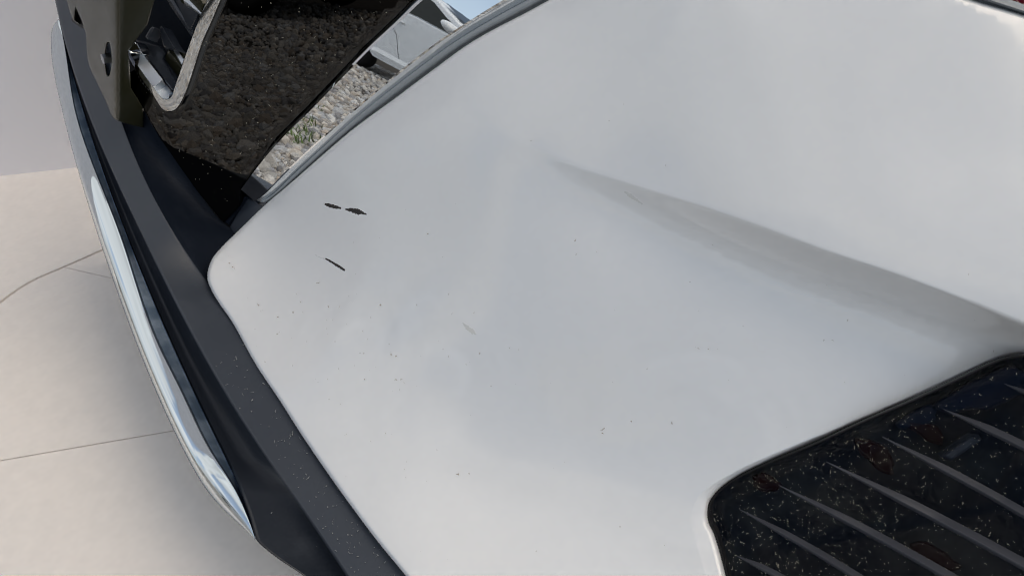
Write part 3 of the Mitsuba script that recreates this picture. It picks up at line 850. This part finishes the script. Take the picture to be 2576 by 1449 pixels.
def side_loft(profile, half, tuck):
    """body side outline (x, z) swept across the car with rounded flanks"""
    pr = np.array(profile, float)
    c = pr.mean(0)
    rails = []
    for y, k_ in [(-half, .93), (-half * .985, .985), (-half * .93, 1.0), (half * .93, 1.0), (half * .985, .985), (half, .93)]:
        p = c + (pr - c) * [1 - (1 - k_) * .6, k_]
        rails.append(np.stack([p[:, 0], np.full(len(p), y) * (1 - tuck * np.clip((p[:, 1] - .9), 0, 1)), p[:, 1]], -1))
    r = np.array(rails)
    k0, n0 = r.shape[:2]
    v = r.reshape(-1, 3)
    f = []
    for a in range(k0 - 1):
        i = np.arange(n0)
        j = (i + 1) % n0
        f += [np.stack([a * n0 + i, a * n0 + j, (a + 1) * n0 + j], -1), np.stack([a * n0 + i, (a + 1) * n0 + j, (a + 1) * n0 + i], -1)]
    pl = Polygon(pr)
    for e in (0, k0 - 1):
        tri_v, tri_f = trimesh.creation.triangulate_polygon(pl, engine='earcut')
        lookup = [int(np.argmin(np.linalg.norm(pr - q, axis=1))) + e * n0 for q in tri_v]
        f.append(np.array(lookup)[tri_f])
    return trimesh.Trimesh(v, np.concatenate(f), process=False)


def arch(cx, r=.36, z0=.24):
    t = np.linspace(np.pi * .97, .03 * np.pi, 13)
    return [(cx + r * math.cos(a), .32 + r * math.sin(a)) for a in t]


body_prof = [(-2.0, .35), *arch(-1.30), (-.85, .22), (.85, .22), *arch(1.30), (2.02, .3), (2.08, .55), (1.95, .74), (1.2, .93), (.9, .98), (-1.75, 1.02), (-2.03, .9)]
car_part('body', side_loft(body_prof, .86, .0), 'white_paint_far')
roof_prof = [(1.05, .97), (.15, 1.40), (-.2, 1.47), (-1.1, 1.46), (-1.7, 1.22), (-1.95, 1.0)]
car_part('roof', side_loft(roof_prof, .84, .30), 'white_paint_far')
for s in (-1, 1):
    win = Polygon([(.78, 1.0), (.12, 1.34), (-.22, 1.40), (-1.05, 1.39), (-1.5, 1.18), (-1.6, 1.03)])
    m = trimesh.creation.extrude_polygon(win, .02, engine='earcut')
    v = m.vertices.copy()
    m.vertices = np.stack([v[:, 0], s * (.845 * (1 - .30 * np.clip(v[:, 1] - .9, 0, 1)) + .008 + v[:, 2] * .3), v[:, 1]], -1)
    car_part('window', m, 'window_glass', False)
    for x in (-.45,):
        car_part('pillar', box([x - .04, min(s * .86, s * .70), 1.0], [x + .04, max(s * .86, s * .70), 1.05]), 'black_rubber', False)
    for cx in (-1.30, 1.30):
        ty = trimesh.creation.torus(.245, .075)
        ty.apply_scale([1, 1, 1.3])
        ty.apply_transform(trimesh.transformations.rotation_matrix(np.pi / 2, [1, 0, 0]))
        ty.apply_translation([cx, s * .76, .315])
        wk = car_part('wheel', ty, 'black_rubber')
        rim_ = [trimesh.creation.cylinder(radius=.07, height=.05, sections=20)]
        for a in range(5):
            sp_ = trimesh.creation.box([.17, .035, .03])
            sp_.apply_translation([.11, 0, 0])
            sp_.apply_transform(trimesh.transformations.rotation_matrix(a * 2 * np.pi / 5, [0, 0, 1]))
            rim_.append(sp_)
        rm = trimesh.util.concatenate(rim_)
        rm.apply_transform(trimesh.transformations.rotation_matrix(np.pi / 2, [1, 0, 0]))
        rm.apply_translation([cx, s * .80, .315])
        kk = obj(wk + '__rim', rm, 'steel', False)
        scene[kk]['to_world'] = cw
    mir = trimesh.creation.icosphere(subdivisions=3)
    mir.apply_scale([.10, .12, .075])
    mir.apply_translation([.62, s * .96, 1.06])
    car_part('mirror', mir, 'white_paint_far', True)
    foot = box([.56, min(s * .80, s * .92), .98], [.68, max(s * .80, s * .92), 1.02])
    car_part('mirror_foot', foot, 'black_rubber', False)
    han = trimesh.creation.icosphere(subdivisions=2)
    han.apply_scale([.085, .02, .018])
    han.apply_translation([-.30, s * .875, .84])
    car_part('door_handle', han, 'white_paint_far', True)
    for x in (-.42, .72):
        car_part('door_gap', box([x - .004, min(s * .80, s * .8622), .34], [x + .004, max(s * .80, s * .8622), .97]), 'black_rubber', False)
    sill = trimesh.convex.convex_hull(np.array([(x, y, z) for x in (-.9, .9) for y, z in [(s * .84, .40), (s * .885, .30), (s * .87, .22), (s * .8, .22)]]))
    car_part('sill', sill, 'white_paint_far', 20)
ws = trimesh.Trimesh([(1.0, -.70, 1.005), (1.0, .70, 1.005), (.22, .58, 1.385), (.22, -.58, 1.385)], [[0, 1, 2], [0, 2, 3]], process=False)
ws.apply_translation([.03, 0, .02])
car_part('windscreen', ws, 'window_glass', False)
labels['parked_car'] = {'label': 'white parked car on the gravel, mirrored in the chrome strip', 'category': 'car'}
